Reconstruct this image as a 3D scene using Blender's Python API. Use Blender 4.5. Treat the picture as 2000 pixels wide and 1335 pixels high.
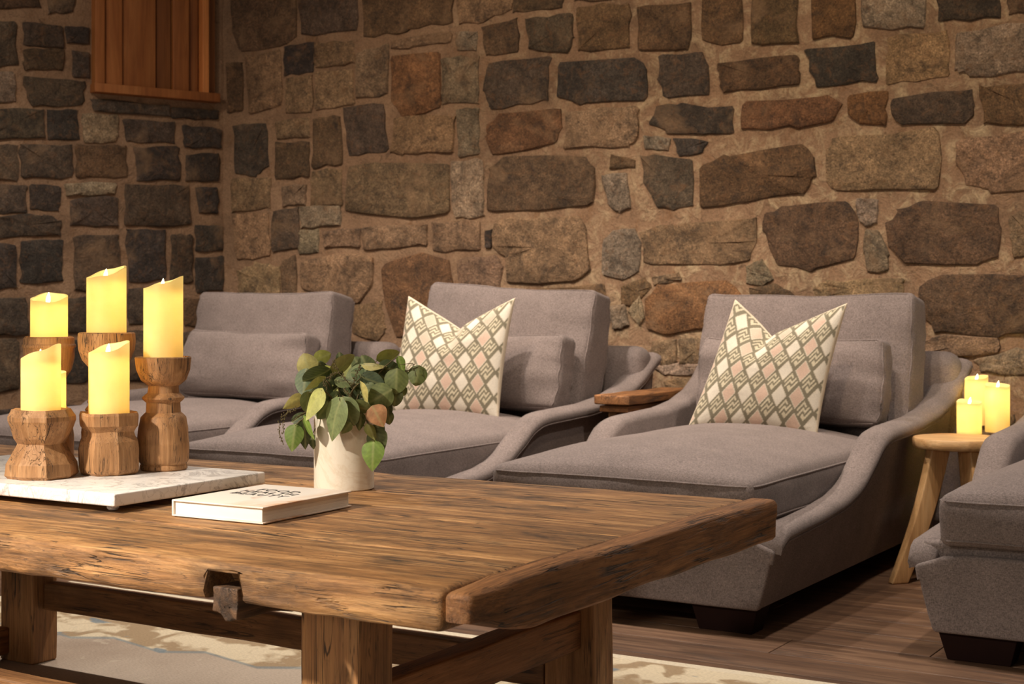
import bpy, bmesh, math, random
import numpy as np
from mathutils import Vector, Matrix, noise, Euler

for o in list(bpy.data.objects): bpy.data.objects.remove(o)
SC = bpy.context.scene
COL = SC.collection
R = math.radians

# ------------------------------------------------------------------ camera
F, CX, HY, H, YAW = 2900.0, 1000.0, 590.0, 0.9, R(31.4)
cam_d = bpy.data.cameras.new('camera'); cam = bpy.data.objects.new('camera', cam_d); COL.objects.link(cam)
cam_d.sensor_width = 36.0; cam_d.lens = F/2000*36; cam_d.shift_y = -(667.5-HY)/2000
cam_d.clip_start = .05
cam.location = (0, 0, H); cam.rotation_euler = (R(90), 0, YAW)
cam_d.dof.use_dof = True; cam_d.dof.focus_distance = 2.75; cam_d.dof.aperture_fstop = 11
SC.camera = cam

# ------------------------------------------------------------------ light and exposure
SC.view_settings.view_transform = 'Standard'; SC.view_settings.look = 'None'
SC.view_settings.gamma = 1.0; SC.view_settings.use_curve_mapping = False
SC.view_settings.exposure = 0.0
W = bpy.data.worlds.new('world'); SC.world = W; W.use_nodes = True
W.node_tree.nodes['Background'].inputs[0].default_value = (1.0, .86, .72, 1)
W.node_tree.nodes['Background'].inputs[1].default_value = .085
def spot(name, loc, aim, power, size=70, blend=.6, rad=.06, col=(1, .80, .60)):
    d = bpy.data.lights.new(name, 'SPOT'); d.energy = power; d.color = col
    d.spot_size = R(size); d.spot_blend = blend; d.shadow_soft_size = rad
    o = bpy.data.objects.new(name, d); COL.objects.link(o); o.location = loc
    o.rotation_euler = (Vector(aim)-Vector(loc)).to_track_quat('-Z', 'Y').to_euler()
    return o
for lx, lp in ((-4.45, 140), (-3.15, 265), (-1.85, 110), (-.85, 165)):
    spot('downlight_wall_row', (lx, 3.9, 3.1), (lx, 4.15, 0), lp, 105, .9, .05, (1, .87, .75))
spot('downlight_chaise', (-3.2, 2.6, 3.1), (-3.1, 4.8, .6), 95, 45, .8, .04, (1, .87, .75))
spot('downlight_chaise', (-4.6, 2.6, 3.1), (-4.4, 4.8, .6), 75, 45, .8, .04, (1, .87, .75))
spot('downlight_chaise', (-1.9, 2.6, 3.1), (-1.9, 4.7, .6), 32, 50, .8, .06, (1, .85, .70))
spot('lamp_table', (-2.6, .1, 2.05), (-1.9, 1.55, .3), 560, 56, 1.0, .06, (1, .89, .75))
spot('downlight_table', (-.2, .2, 2.9), (-1.35, 2.1, .45), 45, 36, .8, .06, (1, .78, .55))
ad = bpy.data.lights.new('fill_behind_camera', 'AREA'); ad.energy = 42; ad.color = (1, .84, .68); ad.shape = 'RECTANGLE'; ad.size = 1.6; ad.size_y = 1.2  # soft area fill added to brighten the table's front faces, not a known window
ao = bpy.data.objects.new('fill_behind_camera', ad); COL.objects.link(ao); ao.location = (-1.6, -3.2, 1.7)
ao.rotation_euler = (Vector((-1.9, 2.2, .4))-Vector(ao.location)).to_track_quat('-Z', 'Y').to_euler()
spot('downlight_wall', (-1.4, 3.4, 3.3), (-1.7, 5.68, .9), 125, 80, .9, .06, (1, .78, .56))
spot('downlight_wall', (-3.4, 3.4, 3.3), (-3.5, 5.68, .9), 120, 80, .9, .06, (1, .78, .58))
spot('downlight_wall', (-4.3, 2.2, 3.3), (-5.6, 4.6, 1.0), 95, 80, .9, .06, (1, .82, .66))

# ------------------------------------------------------------------ pixel helpers (direction only; distance from planes)
VIEW = Vector((-math.sin(YAW), math.cos(YAW), 0)); RIGHT = Vector((math.cos(YAW), math.sin(YAW), 0))
def ray(u, v): return VIEW + RIGHT*((u-CX)/F) + Vector((0, 0, -(v-HY)/F))
O = Vector((0, 0, H))
def at_z(u, v, z): r = ray(u, v); return O + r*((z-H)/r.z)
def at_y(u, v, y): r = ray(u, v); return O + r*(y/r.y)
def at_d(u, v, d): return O + ray(u, v)*d
YW = 5.68                                            # plane of the long stone wall
C0 = Vector((at_y(436, 590, YW).x, YW, 0))           # corner
LD = Vector((-.3926, -.920, 0)).normalized()         # left wall runs from the corner this way
LN = Vector((-LD.y, LD.x, 0))                        # normal of the left wall
if LN.dot(-C0) < 0: LN = -LN
def on_left(u, v):
    r = ray(u, v); k = (C0-O).dot(LN)/r.dot(LN); p = O + r*k
    return ((p-C0).dot(LD), p.z)

# ------------------------------------------------------------------ material helpers
def lin(r, g, b):
    f = lambda c: (c/255/12.92) if c/255 <= .04045 else ((c/255+.055)/1.055)**2.4
    return (f(r), f(g), f(b), 1)
class NT:
    def __init__(s, name):
        s.m = bpy.data.materials.new(name); s.m.use_nodes = True
        s.t = s.m.node_tree; s.b = s.t.nodes['Principled BSDF']; s.out = s.t.nodes['Material Output']
    def n(s, typ, ins=None, out=0, **attr):
        nd = s.t.nodes.new('ShaderNode'+typ)
        for k, v in attr.items(): setattr(nd, k, v)
        for k, v in (ins or {}).items():
            sock = nd.inputs[k]
            if hasattr(v, 'is_output') or isinstance(v, bpy.types.NodeSocket): s.t.links.new(v, sock)
            else: sock.default_value = v
        return nd.outputs[out]
    def coord(s, kind='Object', scale=(1, 1, 1), rnd=False, rot=(0, 0, 0)):
        c = s.n('TexCoord', out=kind)
        loc = (0, 0, 0)
        if rnd:
            r = s.n('ObjectInfo', out='Random')
            r = s.n('Math', {0: r, 1: 37.0}, operation='MULTIPLY')
            c = s.n('VectorMath', {0: c, 1: r}, operation='ADD')
        return s.n('Mapping', {'Vector': c, 'Scale': scale, 'Rotation': rot})
    def noise(s, vec, scale, detail=3, rough=.55, dist=0):
        return s.n('TexNoise', {'Vector': vec, 'Scale': scale, 'Detail': detail, 'Roughness': rough, 'Distortion': dist})
    def ramp(s, fac, stops, interp='LINEAR'):
        nd = s.t.nodes.new('ShaderNodeValToRGB'); cr = nd.color_ramp; cr.interpolation = interp
        while len(cr.elements) < len(stops): cr.elements.new(.5)
        for e, (p, c) in zip(cr.elements, stops):
            e.position = p; e.color = c if hasattr(c, '__len__') else (c, c, c, 1)
        s.t.links.new(fac, nd.inputs[0]); return nd.outputs[0]
    def mix(s, fac, a, b, mode='MIX'):
        nd = s.t.nodes.new('ShaderNodeMix'); nd.data_type = 'RGBA'; nd.blend_type = mode
        for i, v in ((0, fac), (6, a), (7, b)):
            if isinstance(v, bpy.types.NodeSocket): s.t.links.new(v, nd.inputs[i])
            else: nd.inputs[i].default_value = v
        return nd.outputs[2]
    def math(s, op, a, b=0.0, clamp=False):
        return s.n('Math', {0: a, 1: b}, operation=op, use_clamp=clamp)
    def bump(s, h, strength, dist=.01, prev=None):
        ins = {'Height': h, 'Strength': strength, 'Distance': dist}
        if prev is not None: ins['Normal'] = prev
        return s.n('Bump', ins)
    def done(s, col=None, rough=None, normal=None, **kw):
        for k, v in (('Base Color', col), ('Roughness', rough), ('Normal', normal)):
            if v is None: continue
            if isinstance(v, bpy.types.NodeSocket): s.t.links.new(v, s.b.inputs[k])
            else: s.b.inputs[k].default_value = v
        for k, v in kw.items():
            s.b.inputs[k.replace('_', ' ')].default_value = v
        return s.m

def make_stone():
    s = NT('rough_stone')
    c = s.coord(); base = s.n('ObjectInfo', out='Color')
    n1 = s.noise(c, 8, 6, .7, .6); n2 = s.noise(c, 150, 3, .75); n3 = s.noise(c, 4.1, 5, .65, .5)
    n4 = s.noise(c, 24, 5, .75, 1.0); n5 = s.noise(c, 55, 4, .75, .6)
    col = s.mix(1.0, base, s.ramp(n1, [(.28, .36), (.45, .80), (.58, 1.10), (.75, 1.55)]), 'MULTIPLY')
    col = s.mix(1.0, col, s.ramp(n5, [(.30, .55), (.5, 1.0), (.70, 1.4)]), 'MULTIPLY')
    col = s.mix(1.0, col, s.ramp(n2, [(.30, .30), (.46, .88), (.58, 1.10), (.72, 2.0)]), 'MULTIPLY')
    col = s.mix(s.ramp(n4, [(.52, 0), (.68, .45)]), col, lin(130, 92, 60))
    col = s.mix(s.ramp(s.noise(c, 12, 6, .75, .9), [(.52, 0), (.66, .65)]), col, lin(50, 43, 38))
    col = s.mix(s.ramp(n3, [(.54, 0), (.68, .55)]), col, lin(150, 120, 90))
    b = s.bump(n1, .8, .016); b = s.bump(n4, .8, .009, b); b = s.bump(n5, .6, .004, b); b = s.bump(n2, .5, .002, b)
    return s.done(col, .9, b)
def make_mortar():
    s = NT('lime_mortar'); c = s.coord()
    n1 = s.noise(c, 4, 5, .6); n2 = s.noise(c, 120, 4, .7); n3 = s.noise(c, 14, 5, .7, .7)
    col = s.ramp(n1, [(.3, lin(122, 97, 75)), (.5, lin(146, 116, 90)), (.7, lin(162, 132, 104))])
    sp = s.t.nodes.new('ShaderNodeSeparateXYZ'); s.t.links.new(c, sp.inputs[0])
    right = s.n('MapRange', {'Value': sp.outputs[0], 'From Min': -4.2, 'From Max': -2.6})
    col = s.mix(s.math('MULTIPLY', right, s.ramp(n3, [(.48, 0), (.66, .8)])), col, lin(190, 168, 134))
    col = s.mix(s.ramp(s.noise(c, 9, 5, .7, .5), [(.56, 0), (.70, .5)]), col, lin(122, 84, 50))
    col = s.mix(s.ramp(s.noise(c, 20, 5, .7, .9), [(.60, 0), (.70, .55)]), col, lin(74, 58, 46))
    col = s.mix(.7, col, s.ramp(n2, [(.3, .55), (.5, 1.0), (.7, 1.3)]), 'MULTIPLY')
    b = s.bump(n3, .9, .016); b = s.bump(n2, .5, .003, b)
    return s.done(col, .92, b)
def make_wood(name, cols, axis=0, stain=.5, cracks=.7, scale=1.0, fine=1.0, rough=.62, bumpk=1.0, stain_col=(40, 27, 17), gold=0, tone=0, grain=.62, con=(.28, .5, .70)):
    s = NT(name)
    def sc(a, b):
        v = [b*scale]*3; v[axis] = a*scale; return tuple(v)
    g = s.coord('Object', sc(2.2, 26), rnd=True); f = s.coord('Object', sc(8, 190), rnd=True)
    k = s.coord('Object', sc(1.6, 34), rnd=True); o = s.coord('Object', sc(3.2, 7), rnd=True)
    n1 = s.noise(g, 1, 9, grain, .9); n2 = s.noise(f, 1, 4, .7, .2); n3 = s.noise(o, 1, 5, .65, .5)
    n4 = s.noise(k, 1.3, 4, .5, 1.0)
    col = s.ramp(n1, [(con[0], lin(*cols[0])), (con[1], lin(*cols[1])), (con[2], lin(*cols[2]))])
    col = s.mix(.75*fine, col, s.ramp(n2, [(.3, .5), (.5, .95), (.7, 1.3)]), 'MULTIPLY')
    if gold:
        col = s.mix(s.ramp(s.noise(o, .7, 3, .5), [(.42, 0), (.62, gold)]), col, lin(176, 122, 66))
    if tone: col = s.mix(1.0, col, s.n('ObjectInfo', out='Color'), 'MULTIPLY')
    if stain:
        col = s.mix(s.ramp(n3, [(.50, 0), (.70, stain)]), col, lin(*stain_col))
        sp = s.noise(s.coord('Object', sc(30, 60), rnd=True), 1, 4, .7, .5)
        col = s.mix(s.ramp(sp, [(.62, 0), (.72, stain)]), col, lin(*stain_col))
    ck = s.math('ABSOLUTE', s.math('SUBTRACT', n4, .5))
    ckm = s.ramp(ck, [(0.0, 1.0), (.010, .8), (.022, 0)])
    gate = s.ramp(s.noise(o, 1.7, 2, .5), [(.48, 0), (.58, 1)])
    ckm = s.math('MULTIPLY', ckm, gate)
    col = s.mix(s.math('MULTIPLY', ckm, cracks), col, lin(24, 16, 10))
    if cracks > .6:
        fk = s.noise(s.coord('Object', sc(5, 110), rnd=True), 1, 3, .5, .8)
        fm = s.ramp(s.math('ABSOLUTE', s.math('SUBTRACT', fk, .5)), [(0, .8), (.012, .5), (.03, 0)])
        fm = s.math('MULTIPLY', fm, s.ramp(s.noise(o, 2.3, 3, .6), [(.45, 0), (.6, .9)]))
        col = s.mix(fm, col, lin(38, 26, 16))
    b = s.bump(n1, .35*bumpk, .006); b = s.bump(n2, .35*bumpk, .002, b)
    b = s.bump(s.math('SUBTRACT', 1.0, ckm), .6*cracks*bumpk, .004, b)
    return s.done(col, rough, b)
def make_fabric(name, col, var=.26, rough=.95):
    s = NT(name); c = s.coord('Object')
    wv = s.noise(s.coord('Object', (170, 170, 520)), 1, 2, .7); wh = s.noise(s.coord('Object', (520, 520, 170)), 1, 2, .7)
    w = s.math('MULTIPLY', s.math('ADD', wv, wh), .5)
    n1 = s.noise(c, 9, 4, .6)
    cc = s.mix(1.0, lin(*col), s.ramp(w, [(.34, 1-var*2.0), (.5, 1.0), (.66, 1+var*2.2)]), 'MULTIPLY')
    cc = s.mix(1.0, cc, s.ramp(n1, [(.3, .90), (.7, 1.10)]), 'MULTIPLY')
    wr = s.noise(s.coord('Object', (5, 5, 7)), 1, 3, .55, 1.5)
    b = s.bump(wr, .16, .02); b = s.bump(w, .4, .0014, b)
    return s.done(cc, rough, b, Sheen_Weight=.06, Sheen_Roughness=.5)
def make_marble(name, base, vein, vs=9, amount=.8, rough=.35):
    s = NT(name); c = s.coord('Object')
    d = s.noise(c, vs*.6, 4, .6, 1.5)
    n = s.noise(c, vs, 6, .62, 1.8)
    v = s.math('ABSOLUTE', s.math('SUBTRACT', n, .5))
    m = s.ramp(v, [(0, amount), (.010, amount*.6), (.030, 0)])
    n2 = s.noise(c, vs*2.6, 5, .6, 1.4); v2 = s.math('ABSOLUTE', s.math('SUBTRACT', n2, .5))
    m2 = s.ramp(v2, [(0, amount*.45), (.012, amount*.2), (.03, 0)])
    col = s.mix(s.ramp(d, [(.45, 0), (.7, .30)]), lin(*base), lin(base[0]*.84, base[1]*.82, base[2]*.80))
    col = s.mix(m, col, lin(*vein)); col = s.mix(m2, col, lin(*vein))
    return s.done(col, rough)
def make_plain(name, col, rough=.6, var=.1, sc=20, **kw):
    s = NT(name); c = s.coord('Object')
    cc = s.mix(1.0, lin(*col), s.ramp(s.noise(c, sc, 4, .6), [(.3, 1-var), (.7, 1+var)]), 'MULTIPLY')
    return s.done(cc, rough, None, **kw)
MAT = {}
MAT['stone'] = make_stone(); MAT['mortar'] = make_mortar()
MAT['floor'] = make_wood('oak_floor', [(66, 46, 34), (104, 76, 56), (136, 106, 82)], 0, .35, .5, .8, .8, .5)
MAT['table'] = make_wood('reclaimed_table_wood', [(98, 66, 37), (156, 111, 66), (196, 150, 98)], 0, .80, .95, 1.25, 1.1, .6, 1.7, gold=.15, grain=.78, con=(.36, .5, .62))
MAT['table_y'] = make_wood('reclaimed_end_board', [(92, 60, 33), (142, 95, 55), (170, 120, 75)], 1, .45, .9, 1.2, 1.1, .6, 1.5, grain=.74, con=(.36, .5, .64))
MAT['leg'] = make_wood('reclaimed_leg_wood', [(122, 84, 50), (162, 116, 72), (184, 140, 92)], 2, .35, .9, 1.0, .9, .62, .8)
MAT['rail'] = make_wood('reclaimed_rail_wood', [(88, 58, 32), (126, 86, 50), (152, 110, 70)], 0, .35, .8, 1.2, .9, .62, .8)
MAT['rail_y'] = make_wood('reclaimed_rail_wood_cross', [(104, 66, 34), (146, 96, 54), (168, 116, 70)], 1, .3, .7, 1.2, .9, .62, .8)
MAT['dark_batten'] = make_wood('dark_batten_wood', [(44, 30, 20), (70, 48, 30), (104, 74, 48)], 1, .5, .8, 1.6, 1.0, .7, 1.2)
MAT['holder'] = make_wood('carved_holder_wood', [(140, 98, 60), (172, 126, 82), (192, 148, 104)], 2, .22, .9, 2.0, .45, .65, .9, (92, 60, 34))
MAT['shutter'] = make_wood('cedar_shutter', [(128, 74, 36), (160, 98, 50), (178, 116, 64)], 2, .15, .2, .5, .5, .6, .4, (80, 44, 18), 0, 1)
MAT['pale'] = make_wood('pale_oak', [(176, 132, 86), (202, 160, 110), (218, 180, 132)], 0, 0, .1, 1.2, .6, .5, .4)
MAT['pale_leg'] = make_wood('pale_oak_leg', [(176, 132, 86), (202, 160, 110), (218, 180, 132)], 2, 0, .1, 1.2, .6, .5, .4)
MAT['fabric'] = make_fabric('taupe_upholstery', (122, 110, 106))
MAT['foot'] = make_plain('dark_stained_foot', (30, 13, 9), .8, Specular_IOR_Level=.15)
MAT['marble'] = make_marble('veined_marble', (240, 235, 230), (128, 118, 113), 6.0, .6, .3)
MAT['vase'] = make_marble('cream_marble', (236, 226, 208), (200, 172, 134), 4, .25, .4)
MAT['paper'] = make_plain('book_pages', (238, 228, 214), .8, .03)
MAT['ink'] = make_plain('black_ink', (32, 28, 28), .7)
MAT['bark'] = make_plain('branch', (96, 84, 52), .8)

# ------------------------------------------------------------------ mesh helpers
def tag(o, label=None, cat=None, group=None, kind=None):
    if label: o['label'] = label
    if cat: o['category'] = cat
    if group: o['group'] = group
    if kind: o['kind'] = kind
    return o
def link(name, data, parent=None, loc=(0, 0, 0), rot=(0, 0, 0)):
    o = bpy.data.objects.new(name, data); COL.objects.link(o); o.parent = parent
    o.location = loc; o.rotation_euler = rot; return o
def thing(name, label, cat, loc=(0, 0, 0), rz=0, group=None):
    o = link(name, None, None, loc, (0, 0, rz)); o.empty_display_size = .05
    return tag(o, label, cat, group)
def mesh(name, verts, faces, mat, smooth=False):
    m = bpy.data.meshes.new(name); m.from_pydata([tuple(v) for v in verts], [], faces); m.update()
    bm = bmesh.new(); bm.from_mesh(m); bmesh.ops.recalc_face_normals(bm, faces=bm.faces); bm.to_mesh(m); bm.free()
    m.materials.append(mat)
    if smooth:
        m.polygons.foreach_set('use_smooth', [True]*len(m.polygons))
        if isinstance(smooth, (int, float)) and smooth is not True:
            m.set_sharp_from_angle(angle=R(smooth))
    return m
def axis_pts(h, r, n):
    inner = [-(h-r) + 2*(h-r)*i/n for i in range(n+1)]
    return [-h, -h+r*.25, -h+r*.6] + inner + [h-r*.6, h-r*.25, h] if r > 0 else [-h+2*h*i/n for i in range(n+1)]
def rbox(size, r, n, fn=None):
    hx, hy, hz = [s/2 for s in size]
    A = [axis_pts(hx, r, n[0]), axis_pts(hy, r, n[1]), axis_pts(hz, r, n[2])]
    hs = (hx, hy, hz); idx = {}; verts = []; faces = []
    def vid(p):
        k = (round(p[0], 6), round(p[1], 6), round(p[2], 6))
        if k not in idx: idx[k] = len(verts); verts.append(p)
        return idx[k]
    for ax in range(3):
        a, b = [(1, 2), (2, 0), (0, 1)][ax]
        for sg in (-1, 1):
            for i in range(len(A[a])-1):
                for j in range(len(A[b])-1):
                    q = []
                    for di, dj in ((0, 0), (1, 0), (1, 1), (0, 1)):
                        p = [0, 0, 0]; p[ax] = sg*hs[ax]; p[a] = A[a][i+di]; p[b] = A[b][j+dj]
                        q.append(vid(tuple(p)))
                    faces.append(q if sg > 0 else q[::-1])
    out = []
    for p in verts:
        p = Vector(p)
        if r > 0:
            c = Vector([max(-(h-r), min(h-r, v)) for v, h in zip(p, hs)]); d = p-c
            if d.length > 1e-9: p = c + d.normalized()*r
        if fn: p = fn(p)
        out.append(p)
    return out, faces
def box(name, lo, hi, mat, parent=None, r=.004, n=(1, 1, 1), fn=None, smooth=40):
    lo, hi = Vector(lo), Vector(hi); c = (lo+hi)/2
    v, f = rbox(hi-lo, r, n, fn)
    return link(name, mesh(name, v, f, mat, smooth), parent, c)
def lathe(prof, n=40, fn=None, cap=True):
    v, f = [], []
    for r, z in prof:
        for i in range(n):
            a = 2*math.pi*i/n; p = Vector((r*math.cos(a), r*math.sin(a), z))
            v.append(fn(p, a) if fn else p)
    for k in range(len(prof)-1):
        for i in range(n):
            f.append([k*n+i, k*n+(i+1) % n, (k+1)*n+(i+1) % n, (k+1)*n+i])
    if cap:
        f.append(list(range(n))[::-1]); f.append([(len(prof)-1)*n+i for i in range(n)])
    return v, f
def tube_verts(pts, rad, n=6):
    v, f = [], []
    pts = [Vector(p) for p in pts]
    for i, p in enumerate(pts):
        t = (pts[min(i+1, len(pts)-1)]-pts[max(i-1, 0)]).normalized()
        a = t.orthogonal().normalized() if abs(t.z) > .95 else t.cross(Vector((0, 0, 1))).normalized()
        b = t.cross(a)
        rr = rad[i] if hasattr(rad, '__len__') else rad
        for k in range(n):
            q = 2*math.pi*k/n; v.append(p + a*math.cos(q)*rr + b*math.sin(q)*rr)
    for i in range(len(pts)-1):
        for k in range(n): f.append([i*n+k, i*n+(k+1) % n, (i+1)*n+(k+1) % n, (i+1)*n+k])
    f.append(list(range(n))[::-1]); f.append([(len(pts)-1)*n+k for k in range(n)])
    return v, f
def interp(x, pts):
    if x <= pts[0][0]: return pts[0][1]
    for (x0, y0), (x1, y1) in zip(pts, pts[1:]):
        if x <= x1:
            t = (x-x0)/(x1-x0); t = t*t*(3-2*t)*.35 + t*.65
            return y0+(y1-y0)*t
    return pts[-1][1]
def nz(x, y, z, s=1.0): return noise.noise(Vector((x*s, y*s, z*s)))

# ------------------------------------------------------------------ floor
rng = random.Random(7)
fl = link('floor', mesh('floor', [(-7.5, -2, -.05), (3.5, -2, -.05), (3.5, 5.9, -.05), (-7.5, 5.9, -.05), (-7.5, -2, -.018), (3.5, -2, -.018), (3.5, 5.9, -.018), (-7.5, 5.9, -.018)],
    [[0, 1, 2, 3], [4, 5, 6, 7], [0, 1, 5, 4], [1, 2, 6, 5], [2, 3, 7, 6], [3, 0, 4, 7]], MAT['foot']))
tag(fl, 'dark oak plank floor under the chaises', kind='structure')
y = -.6
while y < 5.66:
    x = -6.6 + rng.uniform(-1.2, 0)
    w = .175
    while x < 2.6:
        L = rng.uniform(1.3, 2.1)
        c = ((x+x+L)/2, y+w/2, -.009)
        v, f = rbox((L-.003, min(w, 5.67-y)-.003, .018), .0015, (1, 1, 1))
        link('plank', mesh('plank', v, f, MAT['floor'], 30), fl, c)
        x += L
    y += w

# ------------------------------------------------------------------ stone walls
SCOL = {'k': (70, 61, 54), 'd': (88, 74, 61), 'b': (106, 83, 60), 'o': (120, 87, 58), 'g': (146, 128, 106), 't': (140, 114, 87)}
def wall_slab(name, fn, a0, a1, z0, z1, label):
    na, nzz = int((a1-a0)/.07), int((z1-z0)/.07); v, f = [], []
    for j in range(nzz+1):
        for i in range(na+1):
            a = a0+(a1-a0)*i/na; z = z0+(z1-z0)*j/nzz
            v.append(fn(a, z, .006*nz(a, z, 3, 6)+.004*nz(a, z, 9, 14)))
    for j in range(nzz):
        for i in range(na): f.append([j*(na+1)+i, j*(na+1)+i+1, (j+1)*(na+1)+i+1, (j+1)*(na+1)+i])
    k = len(v)
    v += [fn(a0, z0, -.3), fn(a1, z0, -.3), fn(a1, z1, -.3), fn(a0, z1, -.3)]
    f.append([k, k+1, k+2, k+3])
    f.append([i for i in range(na+1)] + [k+1, k]); f.append([nzz*(na+1)+i for i in range(na+1)] + [k+2, k+3])
    f.append([j*(na+1) for j in range(nzz+1)] + [k+3, k]); f.append([j*(na+1)+na for j in range(nzz+1)] + [k+2, k+1])
    return tag(link(name, mesh(name, v, f, MAT['mortar'], True)), label, kind='structure')
def fR(a, z, d): return Vector((a, YW-d, z))
def fL(s, z, d): return C0 + LD*s + LN*d + Vector((0, 0, z))
WR = wall_slab('wall_right', fR, C0.x-.25, 2.6, -.05, 3.3, 'old rubble stone wall with wide mortar joints behind the chaises')
WL = wall_slab('wall_left', fL, -.05, 5.2, -.05, 3.3, 'darker stone side wall with a boarded cedar window')
def stone(poly, col, wall, fn, proud=.011, seed=0):
    r = random.Random(seed)
    P = []
    n = len(poly)
    for i in range(n):
        p, q = poly[i], poly[(i+1) % n]
        ts = (.03, .25, .5, .75, .97) if n <= 5 else (.06, .5, .94)
        for u in ts: P.append((p[0]+(q[0]-p[0])*u, p[1]+(q[1]-p[1])*u))
    sz = math.sqrt(abs(sum(P[i][0]*P[(i+1) % len(P)][1]-P[(i+1) % len(P)][0]*P[i][1] for i in range(len(P)))/2))
    jt = min(.008, sz*.04)
    P = [(a+r.uniform(-jt, jt), z+r.uniform(-jt, jt)) for a, z in P]
    ca = sum(p[0] for p in P)/len(P); cz = sum(p[1] for p in P)/len(P)
    m = len(P); v, f = [], []
    pr = proud*r.uniform(.7, 1.35)
    ins = min(.014, sz*.10)
    P = [(a+(a-ca)/max(.02, math.hypot(a-ca, z-cz))*.005, z+(z-cz)/max(.02, math.hypot(a-ca, z-cz))*.005) for a, z in P]
    def ring(shr, d, jit):
        for a, z in P:
            da, dz = a-ca, z-cz; L = math.hypot(da, dz) or 1
            k = max(.1, 1-shr/L)
            v.append(fn(ca+da*k, cz+dz*k, d+r.uniform(-jit, jit)))
    ring(-.004, -.02, 0); ring(.001, pr*.72, .0012); ring(ins*.55, pr, .0022); ring(sz*.26, pr+.001, .0045)
    v.append(fn(ca, cz, pr+r.uniform(-.004, .004)))
    for k in range(3):
        for i in range(m): f.append([k*m+i, k*m+(i+1) % m, (k+1)*m+(i+1) % m, (k+1)*m+i])
    for i in range(m): f.append([3*m+i, 3*m+(i+1) % m, 4*m])
    o = link('stone', mesh('stone', v, f, MAT['stone'], 50), wall)
    c = SCOL[col]; j = r.uniform(.9, 1.1)
    o.color = lin(min(255, c[0]*j*r.uniform(.97, 1.03)), min(255, c[1]*j), min(255, c[2]*j*r.uniform(.95, 1.05)))
    return o
def q(*a): return [(a[i], a[i+1]) for i in range(0, len(a), 2)]
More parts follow.
